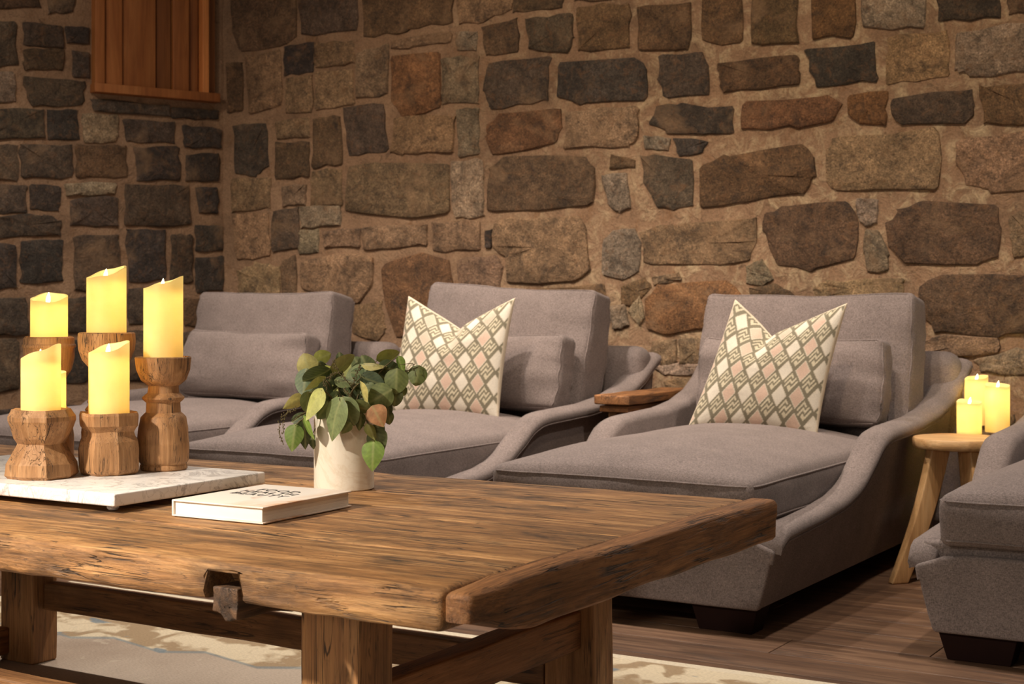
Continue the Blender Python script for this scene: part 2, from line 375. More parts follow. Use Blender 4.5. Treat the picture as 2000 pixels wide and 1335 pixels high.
SR = [ # outline in photo pixels, tone
 ('b', q(1372,-40,1449,-40,1448,84,1374,83)), ('b', q(1471,-40,1556,-40,1556,82,1472,84)), ('o', q(1583,-40,1668,-40,1667,70,1590,72)),
 ('g', q(1685,-40,1806,-40,1805,50,1686,55)), ('d', q(1828,-40,1952,-40,1950,34,1835,38)), ('b', q(1968,-40,2060,-40,2060,20,1972,26)),
 ('d', q(1290,110,1370,104,1380,125,1387,182,1300,190,1288,150)), ('b', q(1403,122,1560,107,1560,161,1416,181,1408,150)),
 ('k', q(1575,101,1708,82,1715,157,1597,171)), ('t', q(1736,74,1851,61,1853,150,1734,161)), ('g', q(1867,66,2060,36,2060,140,1895,146,1870,136)),
 ('k', q(1270,240,1285,208,1330,204,1432,212,1432,258,1380,263,1300,258)), ('o', q(1452,200,1615,188,1645,206,1630,238,1552,246,1453,254)),
 ('o', q(1659,189,1736,177,1728,210,1732,245,1678,241,1659,224)), ('d', q(1741,196,1895,175,1903,210,1890,238,1770,243,1741,224)),
 ('b', q(1918,168,2060,158,2060,237,1923,242)), ('k', q(1317,270,1382,276,1370,298,1328,304)), ('g', q(1259,266,1308,270,1305,292,1262,290)),
 ('d', q(1252,306,1280,303,1350,312,1354,400,1320,407,1285,405,1262,360)), ('b', q(1372,325,1420,305,1566,280,1590,305,1590,346,1566,378,1450,395,1368,402)),
 ('t', q(1620,290,1630,272,1835,252,1834,368,1640,371,1618,350)), ('t', q(1870,277,2060,250,2060,364,1930,371,1890,357,1872,322)),
 ('t', q(1255,450,1330,437,1475,425,1475,470,1460,510,1400,517,1262,517)), ('b', q(1495,420,1530,402,1660,393,1676,440,1668,500,1590,525,1520,515,1495,450)),
 ('g', q(1675,390,1714,392,1712,435,1690,440,1676,420)), ('b', q(1731,440,1755,414,1800,395,1945,402,1953,440,1950,495,1920,513,1770,513,1740,480)),
 ('t', q(1975,420,2060,398,2060,508,1985,500,1972,460)), ('g', q(1690,450,1718,452,1735,500,1733,527,1697,530,1690,490)),
 ('g', q(1460,520,1490,507,1510,545,1490,556,1460,552)), ('o', q(1260,585,1285,560,1330,553,1420,548,1452,580,1448,620,1420,640,1300,650,1265,640)),
 ('t', q(1590,565,1610,550,1765,545,1762,583,1600,585)), ('b', q(1800,560,1830,540,2060,538,2060,640,1960,655,1830,648,1808,620,1800,590)),
 ('t', q(1800,668,1850,654,1950,662,1950,690,1850,694,1800,689)), ('g', q(1905,702,1990,682,2060,690,2060,735,1985,730,1920,725)),
 ('t', q(1275,668,1320,662,1322,705,1300,712,1270,704)), ('t', q(1328,664,1395,662,1392,706,1330,708)), ('g', q(1280,716,1340,708,1395,712,1392,730,1300,732)),
 ('t', q(1300,742,1400,736,1400,790,1310,780)), ('b', q(1465,562,1510,556,1545,570,1550,584,1470,584)), ('b', q(1215,560,1260,543,1272,560,1240,600,1215,590)), ('t', q(1275,542,1325,533,1330,546,1280,556)),
 ('g', q(1192,600,1220,595,1228,635,1200,642)), ('g', q(1228,608,1252,575,1258,620,1250,634)),
 # upper middle
 ('d', q(585,-40,698,-40,697,58,590,68)), ('b', q(710,-40,883,-40,883,42,800,58,712,73)), ('t', q(895,-40,1000,-40,1000,20,930,45,897,44)),
 ('b', q(1005,-40,1102,-40,1100,12,1005,24)), ('b', q(1124,-40,1240,-40,1240,-4,1126,2)),
 ('b', q(943,52,1010,38,1014,98,952,108)), ('d', q(1031,38,1116,28,1119,70,1112,101,1035,95)),
 ('b', q(1129,14,1230,8,1229,96,1130,98)), ('b', q(1246,16,1348,8,1346,97,1250,99)), ('g', q(891,63,932,63,930,98,895,98)), ('t', q(765,82,860,64,882,66,880,82,800,93,766,94)),
 ('d', q(955,122,1075,113,1067,197,960,210,947,180)), ('k', q(1090,126,1245,115,1262,140,1264,192,1140,203,1091,190)), ('g', q(865,115,935,112,935,199,865,201)),
 ('o', q(765,112,857,101,860,207,825,222,790,228,766,196)), ('t', q(699,105,758,88,758,182,699,192)), ('t', q(616,85,690,80,692,122,618,132)), ('t', q(616,142,690,138,692,203,618,213)),
 ('o', q(953,245,980,222,1091,213,1097,245,1088,280,965,300,952,265)), ('t', q(1108,217,1245,211,1247,266,1225,285,1105,288)), ('g', q(893,215,935,212,935,300,897,304)),
 ('t', q(772,232,888,227,886,294,790,301,765,294)), ('d', q(673,210,748,202,758,294,682,304)), ('b', q(958,330,990,308,1140,303,1160,330,1158,400,955,412)),
 ('g', q(884,318,945,311,946,420,888,424)), ('t', q(681,330,740,318,876,320,877,412,810,425,676,415)), ('g', q(1178,343,1224,341,1233,405,1210,413,1190,395)), ('b', q(1195,302,1240,313,1240,325,1193,330)),
 ('t', q(967,440,1000,428,1130,424,1148,450,1150,530,1120,548,995,550,990,500,965,480)), ('k', q(951,452,962,450,960,482,950,482)),
 ('g', q(1182,470,1200,450,1240,445,1250,480,1247,530,1220,541,1180,535)), ('t', q(632,452,705,446,704,482,636,484)), ('t', q(710,444,834,440,832,478,712,486)),
 ('t', q(845,436,935,430,937,485,850,490)), ('o', q(745,525,770,510,825,497,880,512,885,560,868,620,780,660,755,590)), ('t', q(895,505,970,500,980,520,978,562,900,564)),
 ('t', q(590,510,660,495,725,500,728,560,700,590,590,560)), ('t', q(685,600,745,590,752,640,740,665,690,650)), ('b', q(1050,564,1180,556,1188,590,1100,584)),
 # left part of the long wall
 ('b', q(455,-40,575,-40,578,75,545,90,470,98,455,60)), ('b', q(444,125,474,122,476,215,446,220)), ('t', q(480,110,548,100,552,205,490,220)), ('k', q(557,93,614,84,612,140,557,147)),
 ('t', q(560,152,611,149,611,217,560,220)), ('d', q(458,245,520,240,525,320,500,342,458,335)), ('t', q(540,238,605,232,605,266,545,272)), ('b', q(540,278,606,279,602,343,540,346)),
 ('b', q(613,232,665,228,668,318,612,325)), ('t', q(610,334,668,330,668,400,610,402)), ('t', q(553,365,597,362,597,398,555,402)), ('g', q(588,404,664,400,665,437,592,445)),
 ('d', q(535,412,584,407,586,480,533,490)), ('t', q(452,350,530,345,528,405,455,415)), ('t', q(455,420,525,415,528,500,462,505)), ('g', q(580,452,622,448,622,490,585,495)),
 ('t', q(465,530,500,515,545,520,548,580,470,582)), ('b', q(552,510,578,500,580,580,553,580)),
]
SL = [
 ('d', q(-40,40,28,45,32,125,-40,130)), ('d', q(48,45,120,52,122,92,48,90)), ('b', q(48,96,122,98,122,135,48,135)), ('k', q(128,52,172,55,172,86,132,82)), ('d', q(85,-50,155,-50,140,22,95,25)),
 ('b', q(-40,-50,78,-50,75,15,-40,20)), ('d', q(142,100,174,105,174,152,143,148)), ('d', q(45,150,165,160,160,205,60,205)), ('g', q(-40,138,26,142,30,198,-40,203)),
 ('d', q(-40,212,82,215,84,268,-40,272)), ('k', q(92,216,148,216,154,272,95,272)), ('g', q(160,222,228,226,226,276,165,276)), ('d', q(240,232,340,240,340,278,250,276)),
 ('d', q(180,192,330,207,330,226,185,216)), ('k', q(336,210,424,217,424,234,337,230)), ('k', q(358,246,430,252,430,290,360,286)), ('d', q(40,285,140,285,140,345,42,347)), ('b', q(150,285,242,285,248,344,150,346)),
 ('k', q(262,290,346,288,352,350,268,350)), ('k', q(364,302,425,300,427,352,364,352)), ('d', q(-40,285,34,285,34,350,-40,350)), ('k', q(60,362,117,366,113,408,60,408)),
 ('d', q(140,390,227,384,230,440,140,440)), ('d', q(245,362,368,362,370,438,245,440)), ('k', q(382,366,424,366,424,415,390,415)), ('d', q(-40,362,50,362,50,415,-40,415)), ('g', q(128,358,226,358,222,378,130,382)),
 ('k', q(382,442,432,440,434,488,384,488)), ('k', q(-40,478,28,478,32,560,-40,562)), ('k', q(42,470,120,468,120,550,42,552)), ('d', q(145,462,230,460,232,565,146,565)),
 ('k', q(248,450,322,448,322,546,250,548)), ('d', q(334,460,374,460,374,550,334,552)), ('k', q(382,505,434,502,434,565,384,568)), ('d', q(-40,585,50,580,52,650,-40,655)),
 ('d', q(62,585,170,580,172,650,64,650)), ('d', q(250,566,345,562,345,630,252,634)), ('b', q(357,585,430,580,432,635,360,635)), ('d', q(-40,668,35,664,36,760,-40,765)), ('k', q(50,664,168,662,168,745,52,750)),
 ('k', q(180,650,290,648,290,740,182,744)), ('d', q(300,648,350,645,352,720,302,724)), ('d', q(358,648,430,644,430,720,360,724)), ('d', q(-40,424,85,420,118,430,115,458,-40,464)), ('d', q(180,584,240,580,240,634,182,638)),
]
cells = {'R': [], 'L': []}
for i, (c, p) in enumerate(SR):
    pp = [(lambda w: (w.x, w.z))(at_y(u, v, YW)) for u, v in p]
    stone(pp, c, WR, fR, seed=i)
for i, (c, p) in enumerate(SL):
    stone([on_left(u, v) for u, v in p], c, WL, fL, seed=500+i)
def fill(wall, fn, a0, a1, z0, z1, seed, dark=False):
    r = random.Random(seed); z = z0
    while z < z1-.05:
        h = min(r.uniform(.15, .26), z1-z); a = a0+r.uniform(0, .1)
        while a < a1-.08:
            w = min(r.uniform(.18, .45), a1-a); g = .018
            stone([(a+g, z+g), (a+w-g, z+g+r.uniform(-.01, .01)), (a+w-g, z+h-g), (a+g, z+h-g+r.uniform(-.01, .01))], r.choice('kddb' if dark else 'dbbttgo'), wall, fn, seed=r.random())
            a += w
        z += h
xr = at_y(2066, 590, YW).x
fill(WR, fR, xr+.02, .9, .02, 2.2, 91)                      # the wall goes on to the right of the frame
fill(WR, fR, C0.x+.05, xr, .02, .50, 92)                    # foot of the wall behind the chaises
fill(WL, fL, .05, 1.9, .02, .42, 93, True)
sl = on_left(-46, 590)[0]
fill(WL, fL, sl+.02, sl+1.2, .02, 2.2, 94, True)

# ------------------------------------------------------------------ boarded cedar window in the left wall
win = link('window_1', None, None); tag(win, 'boarded cedar window shutter with a bottom rail in the side wall', kind='structure')
def lwall_box(name, s0, s1, z0, z1, d0, d1, mat, parent, r=.003):
    v, f = rbox((abs(s1-s0), d1-d0, z1-z0), r, (1, 1, 1))
    m = mesh(name, v, f, mat, 40)
    o = link(name, m, parent, fL((s0+s1)/2, (z0+z1)/2, (d0+d1)/2)); o.rotation_euler = (0, 0, math.atan2(LD.y, LD.x)); return o
S = lambda u: on_left(u, 150)[0]
zb0, zb1 = on_left(300, 192)[1], on_left(300, 175)[1]
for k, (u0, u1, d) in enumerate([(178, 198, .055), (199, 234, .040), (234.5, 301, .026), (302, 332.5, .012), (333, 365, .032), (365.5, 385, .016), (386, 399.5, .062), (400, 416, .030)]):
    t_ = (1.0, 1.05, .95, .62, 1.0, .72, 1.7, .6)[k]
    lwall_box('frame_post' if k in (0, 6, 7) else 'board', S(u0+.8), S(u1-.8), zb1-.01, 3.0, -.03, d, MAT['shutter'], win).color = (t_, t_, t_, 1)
lwall_box('bottom_rail', S(176), S(420), zb0, zb1, -.03, .066, MAT['shutter'], win)

# ------------------------------------------------------------------ rug
def make_rug(hx, hy):
    s = NT('faded_rug'); c = s.n('TexCoord', out='Object')
    sp = s.t.nodes.new('ShaderNodeSeparateXYZ'); s.t.links.new(c, sp.inputs[0])
    dx = s.math('SUBTRACT', hx, s.math('ABSOLUTE', sp.outputs[0])); dy = s.math('SUBTRACT', hy, s.math('ABSOLUTE', sp.outputs[1]))
    d = s.math('MINIMUM', dx, dy)
    zig = s.math('MULTIPLY', s.math('PINGPONG', s.math('ADD', sp.outputs[0], sp.outputs[1]), .16), .35)
    db = s.math('ADD', d, zig)
    weave = s.noise(s.coord('Object', (110, 420, 1)), 1, 2, .6); big = s.noise(c, 2.2, 3, .5); bl = s.noise(c, 9, 3, .45, .6)
    field = s.ramp(big, [(.35, lin(158, 142, 126)), (.65, lin(186, 172, 156))])
    bord = s.mix(s.ramp(bl, [(.46, 0), (.54, 1)]), lin(160, 138, 108), lin(212, 198, 170))
    bord = s.mix(s.ramp(s.noise(s.coord('Object', (7, 13, 1)), 1, 2, .4, .4), [(.64, 0), (.68, .85)]), bord, lin(112, 128, 138))
    col = s.mix(s.ramp(db, [(.57, 1), (.585, 0)]), field, bord)
    col = s.mix(s.ramp(db, [(.56, 0), (.567, .7), (.578, .7), (.585, 0)]), col, lin(118, 132, 138))
    fleck = s.noise(c, 16, 3, .5, .5)
    col = s.mix(s.ramp(fleck, [(.66, 0), (.70, .35)]), col, lin(206, 196, 176))
    col = s.mix(s.ramp(d, [(.035, 1), (.04, 0)]), col, lin(214, 202, 178))
    col = s.mix(.8, col, s.ramp(weave, [(.3, .72), (.5, 1), (.7, 1.2)]), 'MULTIPLY')
    return s.done(col, .95, s.bump(weave, .5, .003))
rx0, rx1, ry0, ry1 = -3.66, 1.2, .5, 3.36
v, f = rbox((rx1-rx0, ry1-ry0, .009), .004, (30, 20, 1))
rug = link('rug', mesh('rug', v, f, make_rug((rx1-rx0)/2, (ry1-ry0)/2), 40), None, ((rx0+rx1)/2, (ry0+ry1)/2, .0046), (0, 0, R(.9)))
tag(rug, 'faded beige rug with a cream and blue border under the coffee table', 'rug')

# ------------------------------------------------------------------ coffee table
TZ = .52; GZ = .0095
tb = thing('coffee_table', 'long rustic reclaimed-wood coffee table with thick worn top and square legs', 'coffee table', (-2.2, 2.16, 0))
def tl(p): return (p[0]+2.2, p[1]-2.16, p[2])
TX0, TX1, TY0, TY1 = -3.36, -1.105, 1.635, 2.685
def top_board(y0, y1, front=False, back=False, seed=0):
    lo, hi = Vector(tl((TX0, y0, TZ-.060))), Vector(tl((TX1, y1, TZ))); c = (lo+hi)/2; sz = hi-lo
    def fn(p):
        w = p+c; X = w.x-2.2; Y = w.y+2.16
        t = p.z/(sz.z/2)
        p = p.copy()
        p.z += .0016*nz(X*2, Y*9, seed, 1) + .0010*nz(X*6, Y*40, seed+3, 1)
        if front and p.y < -sz.y/2+.05:
            e = max(0, (-sz.y/2+.05-p.y)/.05)
            p.y += e*(.008*nz(X, seed, p.z*4, 2.3) + .003*nz(X, seed+4, p.z*12, 9) + .002*nz(X, p.z*20, 1, 22))
            if t > .2: p.z -= e*e*(.003+.006*max(0, nz(X, 5, seed, 4.5)) + .002*max(0, nz(X, 2, 8, 17)))
            if t < -.2: p.z += e*(.003*nz(X, 8, 2, 5)+.0015*nz(X, 8, 4, 19))
            if -1.527 < X < -1.463 and t < .35: p.z = max(p.z, .018-.004*nz(X, 1, 1, 30))
        if back and p.y > sz.y/2-.03: p.y += .005*nz(X, 1, seed, 4)
        return p
    v, f = rbox(sz, .012 if (front or back) else .004, (230 if front else 60, 7, 4 if front else 1), fn)
    return link('top_board', mesh('top_board', v, f, MAT['table'], 45), tb, c)
ys = [TY0, 1.872, 2.155, 2.42, TY1]
for i in range(4): top_board(ys[i]+(.002 if i else 0), ys[i+1]-(.002 if i < 3 else 0), i == 0, i == 3, i*3.7)
def end_board(x0, x1, sgn):
    lo, hi = Vector(tl((x0, TY0-.004, .447))), Vector(tl((x1, TY1+.006, TZ+.004))); c = (lo+hi)/2; sz = hi-lo
    def fn(p):
        p = p.copy(); Y = p.y+sz.y/2
        if p.z < 0: p.z += .032*max(0, 1-Y/.16)**1.3 + .006*nz(Y, 3, 1, 5)
        else: p.z += .004*nz(Y, 7, 1, 6) - .008*max(0, 1-Y/.10)
        if Y < .02: p.y += .004*nz(p.x*20, p.z*20, 3, 1)
        if p.x*sgn > 0: p.x += sgn*(.005*nz(Y, p.z*8, 4, 3)+.002*nz(Y*.6, p.z*90, 9, 3) - .014*max(0, 1-Y/.07))
        return p
    v, f = rbox(sz, .011, (2, 70, 6), fn)
    return link('end_board', mesh('end_board', v, f, MAT['table_y'], 50), tb, c)
end_board(-1.103, -1.047, 1); end_board(-3.42, -3.362, -1)
def tbox(name, lo, hi, mat, r=.006, n=(1, 1, 1), jit=0, seed=0):
    def fn(p):
        p = p.copy()
        p += Vector((nz(p.y*3, p.z*3, seed, 2), nz(p.x*3, p.z*3, seed+2, 2), (0 if name == 'leg' else nz(p.x*3, p.y*3, seed+4, 2))))*jit
        return p
    return box(name, tl(lo), tl(hi), mat, tb, r, n, fn if jit else None, 40)
for k, (x0, x1, y0, y1) in enumerate([(-1.472, -1.36, 1.785, 1.872), (-1.472, -1.36, 2.53, 2.615), (-3.02, -2.90, 2.496, 2.575), (-3.02, -2.90, 1.785, 1.872)]):
    tbox('leg', (x0, y0, GZ), (x1, y1, .462), MAT['leg'], .006, (2, 2, 8), .004, k*5)
tbox('stretcher', (-2.90, 2.53, .14), (-1.472, 2.575, .207), MAT['rail'], .005, (20, 2, 2), .003, 2)
tbox('stretcher', (-2.90, 1.80, .155), (-1.472, 1.85, .224), MAT['rail'], .005, (20, 2, 2), .003, 6)
tbox('end_stretcher', (-1.44, 1.872, .228), (-1.386, 2.53, .302), MAT['rail_y'], .005, (2, 14, 2), .003, 4)
tbox('end_stretcher', (-3.05, 1.872, .027), (-2.985, 2.496, .094), MAT['rail_y'], .005, (2, 14, 2), .003, 8)
tbox('cross_batten', (-1.470, 1.885, .404), (-1.372, 2.655, .462), MAT['rail_y'], .004, (2, 10, 2), .002, 3)
tbox('cross_batten', (-3.0, 1.66, .398), (-2.915, 2.655, .462), MAT['rail_y'], .004, (2, 10, 2), .002, 9)
def jag(p):
    p = p.copy()
    if p.y < -.38 and p.z < 0: p.z += .028*max(0, nz(p.x, 1, 2, 38)+.2)+.016*max(0, -p.x/.03)
    if p.y < -.38: p.y += .004*nz(p.x, p.z, 3, 40)
    return p
box('cross_batten', tl((-1.523, 1.644, .425)), tl((-1.474, 2.64, .4805)), MAT['dark_batten'], tb, .003, (6, 24, 6), jag, 40)

# ------------------------------------------------------------------ marble tray
tray = thing('marble_tray', 'rectangular white marble tray with grey veins carrying the candle holders', 'tray', (-2.36, 2.11, TZ+.0018))
box('slab', (-.36, -.205, .010), (.36, .205, .034), MAT['marble'], tray, .004, (1, 1, 1))
for fx in (-.33, .325):
    for fy in (-.175, .175):
        v, f = lathe([(.008, 0), (.011, .003), (.011, .010)], 16); link('foot', mesh('foot', v, f, MAT['marble'], 40), tray, (fx, fy, 0))
TRZ = TZ+.036

# ------------------------------------------------------------------ candle holders
def holder_round(name, label, loc, prof, seed=0, n=44):
    o = thing(name, label, 'candle holder', loc, group='carved wooden candle holders on the marble tray')
    split = next((i for i, p in enumerate(prof) if p is None), None)
    parts = [('base', prof[:split]), ('bowl', prof[split+1:])] if split is not None else [('body', prof)]
    for nm, pr in parts:
        d = []
        for (r0, z0), (r1, z1) in zip(pr, pr[1:]): d += [(r0, z0), ((r0+r1)/2, (z0+z1)/2)]
        d.append(pr[-1])
        v, f = lathe(d, n, lambda p, a: p*1.0 + Vector((p.x, p.y, 0))*(.03*nz(math.cos(a), math.sin(a), p.z*14+seed, 1.3)))
        link(nm, mesh(nm, v, f, MAT['holder'], 38), o)
    return o
def holder_facet(name, label, loc, prof, nside, rz=0, sq=0, seed=0):
    o = thing(name, label, 'candle holder', loc, rz, group='carved wooden candle holders on the marble tray')
    rr = random.Random(seed); jit = [rr.uniform(.95, 1.05) for _ in range(nside)]
    n = nside*4
    def fn(p, a):
        r = math.hypot(p.x, p.y); k = a/(2*math.pi)*nside; i = int(math.floor(k+1e-6)) % nside; t = k-math.floor(k+1e-6)
        A = Vector((math.cos(2*math.pi*i/nside), math.sin(2*math.pi*i/nside), 0))*r*jit[i]
        j = (i+1) % nside; B = Vector((math.cos(2*math.pi*j/nside), math.sin(2*math.pi*j/nside), 0))*r*jit[j]
        w = A.lerp(B, t)
        if sq: w = w*(1+sq*math.cos(4*a))
        w += Vector((nz(w.x, p.z, seed, 25), nz(w.y, p.z, seed+2, 25), 0))*.0022
        w.z = p.z + .0018*nz(w.x, w.y, p.z, 40); return w
    d = []
    for (r0, z0), (r1, z1) in zip(prof, prof[1:]): d += [(r0, z0), ((r0+r1)/2, (z0+z1)/2)]
    d.append(prof[-1])
    v, f = lathe(d, n, fn); link('body', mesh('body', v, f, MAT['holder'], 13), o); return o
def on_tray(u, v): p = at_z(u, v, TRZ); return (p.x, p.y, TRZ)
pD, pE, pC, pA, pB, pF = on_tray(80, 931), on_tray(213, 924), on_tray(319, 916), on_tray(96, 905), on_tray(208, 907), on_tray(91, 917)
holder_facet('candle_holder', 'short hourglass wooden candle holder with broad hewn facets at the front of the tray', pD,
    [(.065, 0), (.072, .006), (.070, .028), (.061, .042), (.048, .060), (.0455, .066), (.054, .078), (.066, .112), (.066, .120), (.058, .134), (.043, .1325), (.042, .131)], 8, R(12), 0, 3)
holder_facet('candle_holder', 'short blocky wooden candle holder with a collar beside the hourglass one', pE,
    [(.054, 0), (.060, .005), (.062, .012), (.063, .050), (.060, .066), (.054, .078), (.0525, .086), (.056, .092), (.061, .098), (.062, .118), (.060, .1235), (.044, .121), (.043, .120)], 8, R(20), .05, 11)
holder_round('candle_holder', 'tall turned wooden candle holder with a bowl top, nearest the marble tray corner', pC,
    [(.046, 0), (.049, .003), (.048, .010), (.0465, .012), (.0505, .018), (.0525, .045), (.0525, .056), (.052, .057), (.0505, .085), (.046, .108), (.038, .116), (.0350, .118), (.0340, .138), (.039, .142), (.0425, .146), (.0425, .149), (.036, .155), (.032, .158), (.0310, .170), (.032, .174), None,
     (.028, .172), (.034, .174), (.046, .184), (.0545, .205), (.0575, .230), (.055, .232), (.048, .2255), (.030, .2235)], 1)
holder_round('candle_holder', 'tall turned wooden candle holder with a ringed cup behind the hourglass one', pA,
    [(.048, 0), (.051, .010), (.052, .060), (.046, .095), (.038, .110), (.040, .118), (.032, .128), (.036, .135), (.028, .142), (.026, .160), (.036, .168), (.026, .176), None,
     (.024, .174), (.034, .180), (.046, .200), (.052, .225), (.053, .246), (.0555, .249), (.0555, .253), (.053, .256), (.0525, .268), (.049, .271), (.043, .262), (.03, .2595)], 5)
holder_round('candle_holder', 'tall turned wooden candle holder with a deep cup and beaded neck behind the blocky one', pB,
    [(.047, 0), (.050, .010), (.052, .070), (.047, .100), (.041, .112), (.044, .118), (.036, .128), (.040, .134), (.028, .144), (.031, .150), (.026, .156), (.036, .165), (.037, .170), (.026, .178), (.030, .186), (.023, .192), (.022, .202), None,
     (.020, .200), (.036, .206), (.050, .222), (.0585, .244), (.0605, .262), (.059, .278), (.056, .2805), (.046, .274), (.03, .2715)], 9)
holder_facet('candle_holder', 'low dark faceted wooden candle holder hidden behind the hourglass one', pF,
    [(.044, 0), (.050, .005), (.050, .035), (.040, .058), (.046, .090), (.050, .112), (.046, .126), (.041, .123), (.04, .121)], 8, R(35), 0, 17)

# ------------------------------------------------------------------ flameless candles
def make_wax():
    s = NT('glowing_wax'); nt = s.t
    c = s.coord(); n = s.noise(c, 30, 3, .5)
    a = s.ramp(n, [(.3, lin(244, 224, 168)), (.7, lin(252, 236, 186))])
    d = s.n('BsdfDiffuse', {'Color': a}); t = s.n('BsdfTranslucent', {'Color': (1.0, .93, .66, 1)})
    m = s.n('MixShader', {0: .55, 1: d, 2: t}); g = s.n('BsdfGlossy', {'Roughness': .35, 'Color': (1, .95, .85, 1)})
    m2 = s.n('MixShader', {0: .04, 1: m, 2: g}); nt.links.new(m2, s.out.inputs[0]); return s.m
def make_flame():
    s = NT('flame_light'); e = s.n('Emission', {'Color': (1, .80, .42, 1), 'Strength': 14.0}); s.t.links.new(e, s.out.inputs[0]); return s.m
MAT['wax'] = make_wax(); MAT['flame'] = make_flame()
def candle(loc, r, h, low, drop, label, group, watts=1.0, power=1.0, lean=0):
    o = thing('pillar_candle', label, 'candle', loc, group=group)
    n, rows = 48, 12; v, f = [], []
    ti = .0045
    def top(a, k=1.0):
        t = (1-math.cos(a-low))/2                         # 0 at the low side
        return h - drop*(1-t)**.9*k + .0012*math.sin(3*a)+.0008*math.sin(5*a+1)
    def rowz(j, a): return top(a)*j/rows
    for j in range(rows+1):
        for i in range(n):
            a = 2*math.pi*i/n; rr = r*(1+.004*nz(math.cos(a), math.sin(a), j*.3, 1))
            v.append((rr*math.cos(a), rr*math.sin(a), rowz(j, a)))
    for j in range(rows+1):                                # inner wall, from the rim down
        for i in range(n):
            a = 2*math.pi*i/n; rr = r-ti
            z = top(a)-.0012 if j == 0 else rowz(rows-j, a) if j < rows else .004
            v.append((rr*math.cos(a), rr*math.sin(a), z))
    for j in range(2*rows+1):
        for i in range(n): f.append([j*n+i, j*n+(i+1) % n, (j+1)*n+(i+1) % n, (j+1)*n+i])
    f.append(list(range(n))[::-1]); f.append([(2*rows+1)*n+i for i in range(n)])
    link('wax_body', mesh('wax_body', v, f, MAT['wax'], 50), o)
    zf = h-drop-.004
    pv, pf = lathe([(r-ti*.6, zf), ((r-ti)*.8, zf-.004), (.012, zf-.006), (.004, zf-.006)], 32)
    link('wax_pool', mesh('wax_pool', pv, pf, MAT['wax'], True), o)
    fv, ff = lathe([(.0010, 0), (.0036, .005), (.0046, .011), (.0036, .018), (.0014, .025), (.0003, .028)], 14)
    link('flame', mesh('flame', fv, ff, MAT['flame'], True), o, (0, -.004, zf-.003), (R(4), R(12), 0))
    for nm, z, e in (('core_light', zf-.022, .72*power), ('flame_light', zf+.030, .10*power)):
        L = bpy.data.lights.new(nm, 'POINT'); L.energy = e; L.color = (1, .83, .48); L.shadow_soft_size = .006
        link(nm, L, o, (0, 0, z))
    return o
GC = 'flameless pillar candles on the wooden holders'
left_low = YAW+R(200)      # towards the camera's left and a little to the front
front_low = YAW+R(268)
candle((pA[0], pA[1], TRZ+.261), .0385, .104, front_low, .020, 'short lit pillar candle in the ringed cup holder', GC)
candle((pB[0], pB[1], TRZ+.2725), .041, .150, YAW+R(222), .028, 'lit pillar candle in the deep cup holder with beaded neck', GC)
candle((pC[0], pC[1], TRZ+.2248), .040, .174, YAW+R(200), .026, 'tallest lit pillar candle, in the bowl-topped turned holder', GC)
candle((pD[0], pD[1], TRZ+.132), .038, .130, YAW+R(175), .030, 'lit pillar candle with a steep slanted rim on the hourglass holder', GC)
candle((pE[0], pE[1], TRZ+.121), .040, .146, YAW+R(222), .026, 'lit pillar candle on the blocky collared holder', GC)
candle((pF[0]+.004, pF[1], TRZ+.1225), .036, .082, front_low, .010, 'lit pillar candle half hidden behind the slanted-rim candle', GC)

# ------------------------------------------------------------------ book
bp = at_z(505, 1024, TZ); bk = thing('book', 'closed pale hardcover book lying on the coffee table', 'book', (-1.788, 2.066, TZ+.0012), R(1.5))
def make_cover():
    s = NT('book_cover'); c = s.coord('Object')
    n = s.noise(s.coord('Object', (9, 5, 1)), 1, 4, .6, .8)
    sp = s.t.nodes.new('ShaderNodeSeparateXYZ'); s.t.links.new(s.n('TexCoord', out='Object'), sp.inputs[0])
    edge = s.math('ADD', s.math('MULTIPLY', s.math('SUBTRACT', sp.outputs[0], .03), 5.0), s.math('MULTIPLY', s.math('SUBTRACT', n, .5), 1.6))
    col = s.ramp(edge, [(.0, lin(232, 222, 212)), (.25, lin(226, 206, 188)), (.42, lin(206, 158, 118)), (.5, lin(232, 214, 196))])
    col = s.mix(s.ramp(s.noise(c, 13, 3, .5), [(.62, 0), (.68, .5)]), col, lin(184, 134, 96))
    return s.done(col, .45)
MAT['cover'] = make_cover()
bw, bl, bh = .205, .256, .029
box('back_cover', (-bw/2, -bl/2, 0), (bw/2, bl/2, .0028), MAT['cover'], bk, .001)
fc = box('front_cover', (-bw/2, -bl/2, bh-.0028), (bw/2, bl/2, bh), MAT['cover'], bk, .001)
box('spine', (-bw/2-.002, -bl/2, 0), (-bw/2+.0022, bl/2, bh), MAT['cover'], bk, .001)
pg = box('page_block', (-bw/2+.0025, -bl/2+.004, .003), (bw/2-.005, bl/2-.004, bh-.003), MAT['paper'], bk, .0005)
for k in range(7):
    z = .0058+k*.0028
    box('page_edge', (bw/2-.0055, -bl/2+.0036, z), (bw/2-.0047, bl/2-.0036, z+.0009), MAT['cover'] if k == 3 else MAT['paper'], pg, 0).location -= pg.location
tx = bpy.data.curves.new('title', 'FONT'); tx.body = 'FOOD\nHEALTH\nBEAUTY'; tx.size = .031; tx.align_x = 'CENTER'; tx.space_line = .95; tx.extrude = .0002; tx.space_character = 1.15
to = bpy.data.objects.new('title_tmp', tx); COL.objects.link(to)
dg = bpy.context.evaluated_depsgraph_get(); tm = bpy.data.meshes.new_from_object(to.evaluated_get(dg)); bpy.data.objects.remove(to)
tm.materials.clear(); tm.materials.append(MAT['ink'])
link('title', tm, bk, (-.012, .048, bh+.0003))

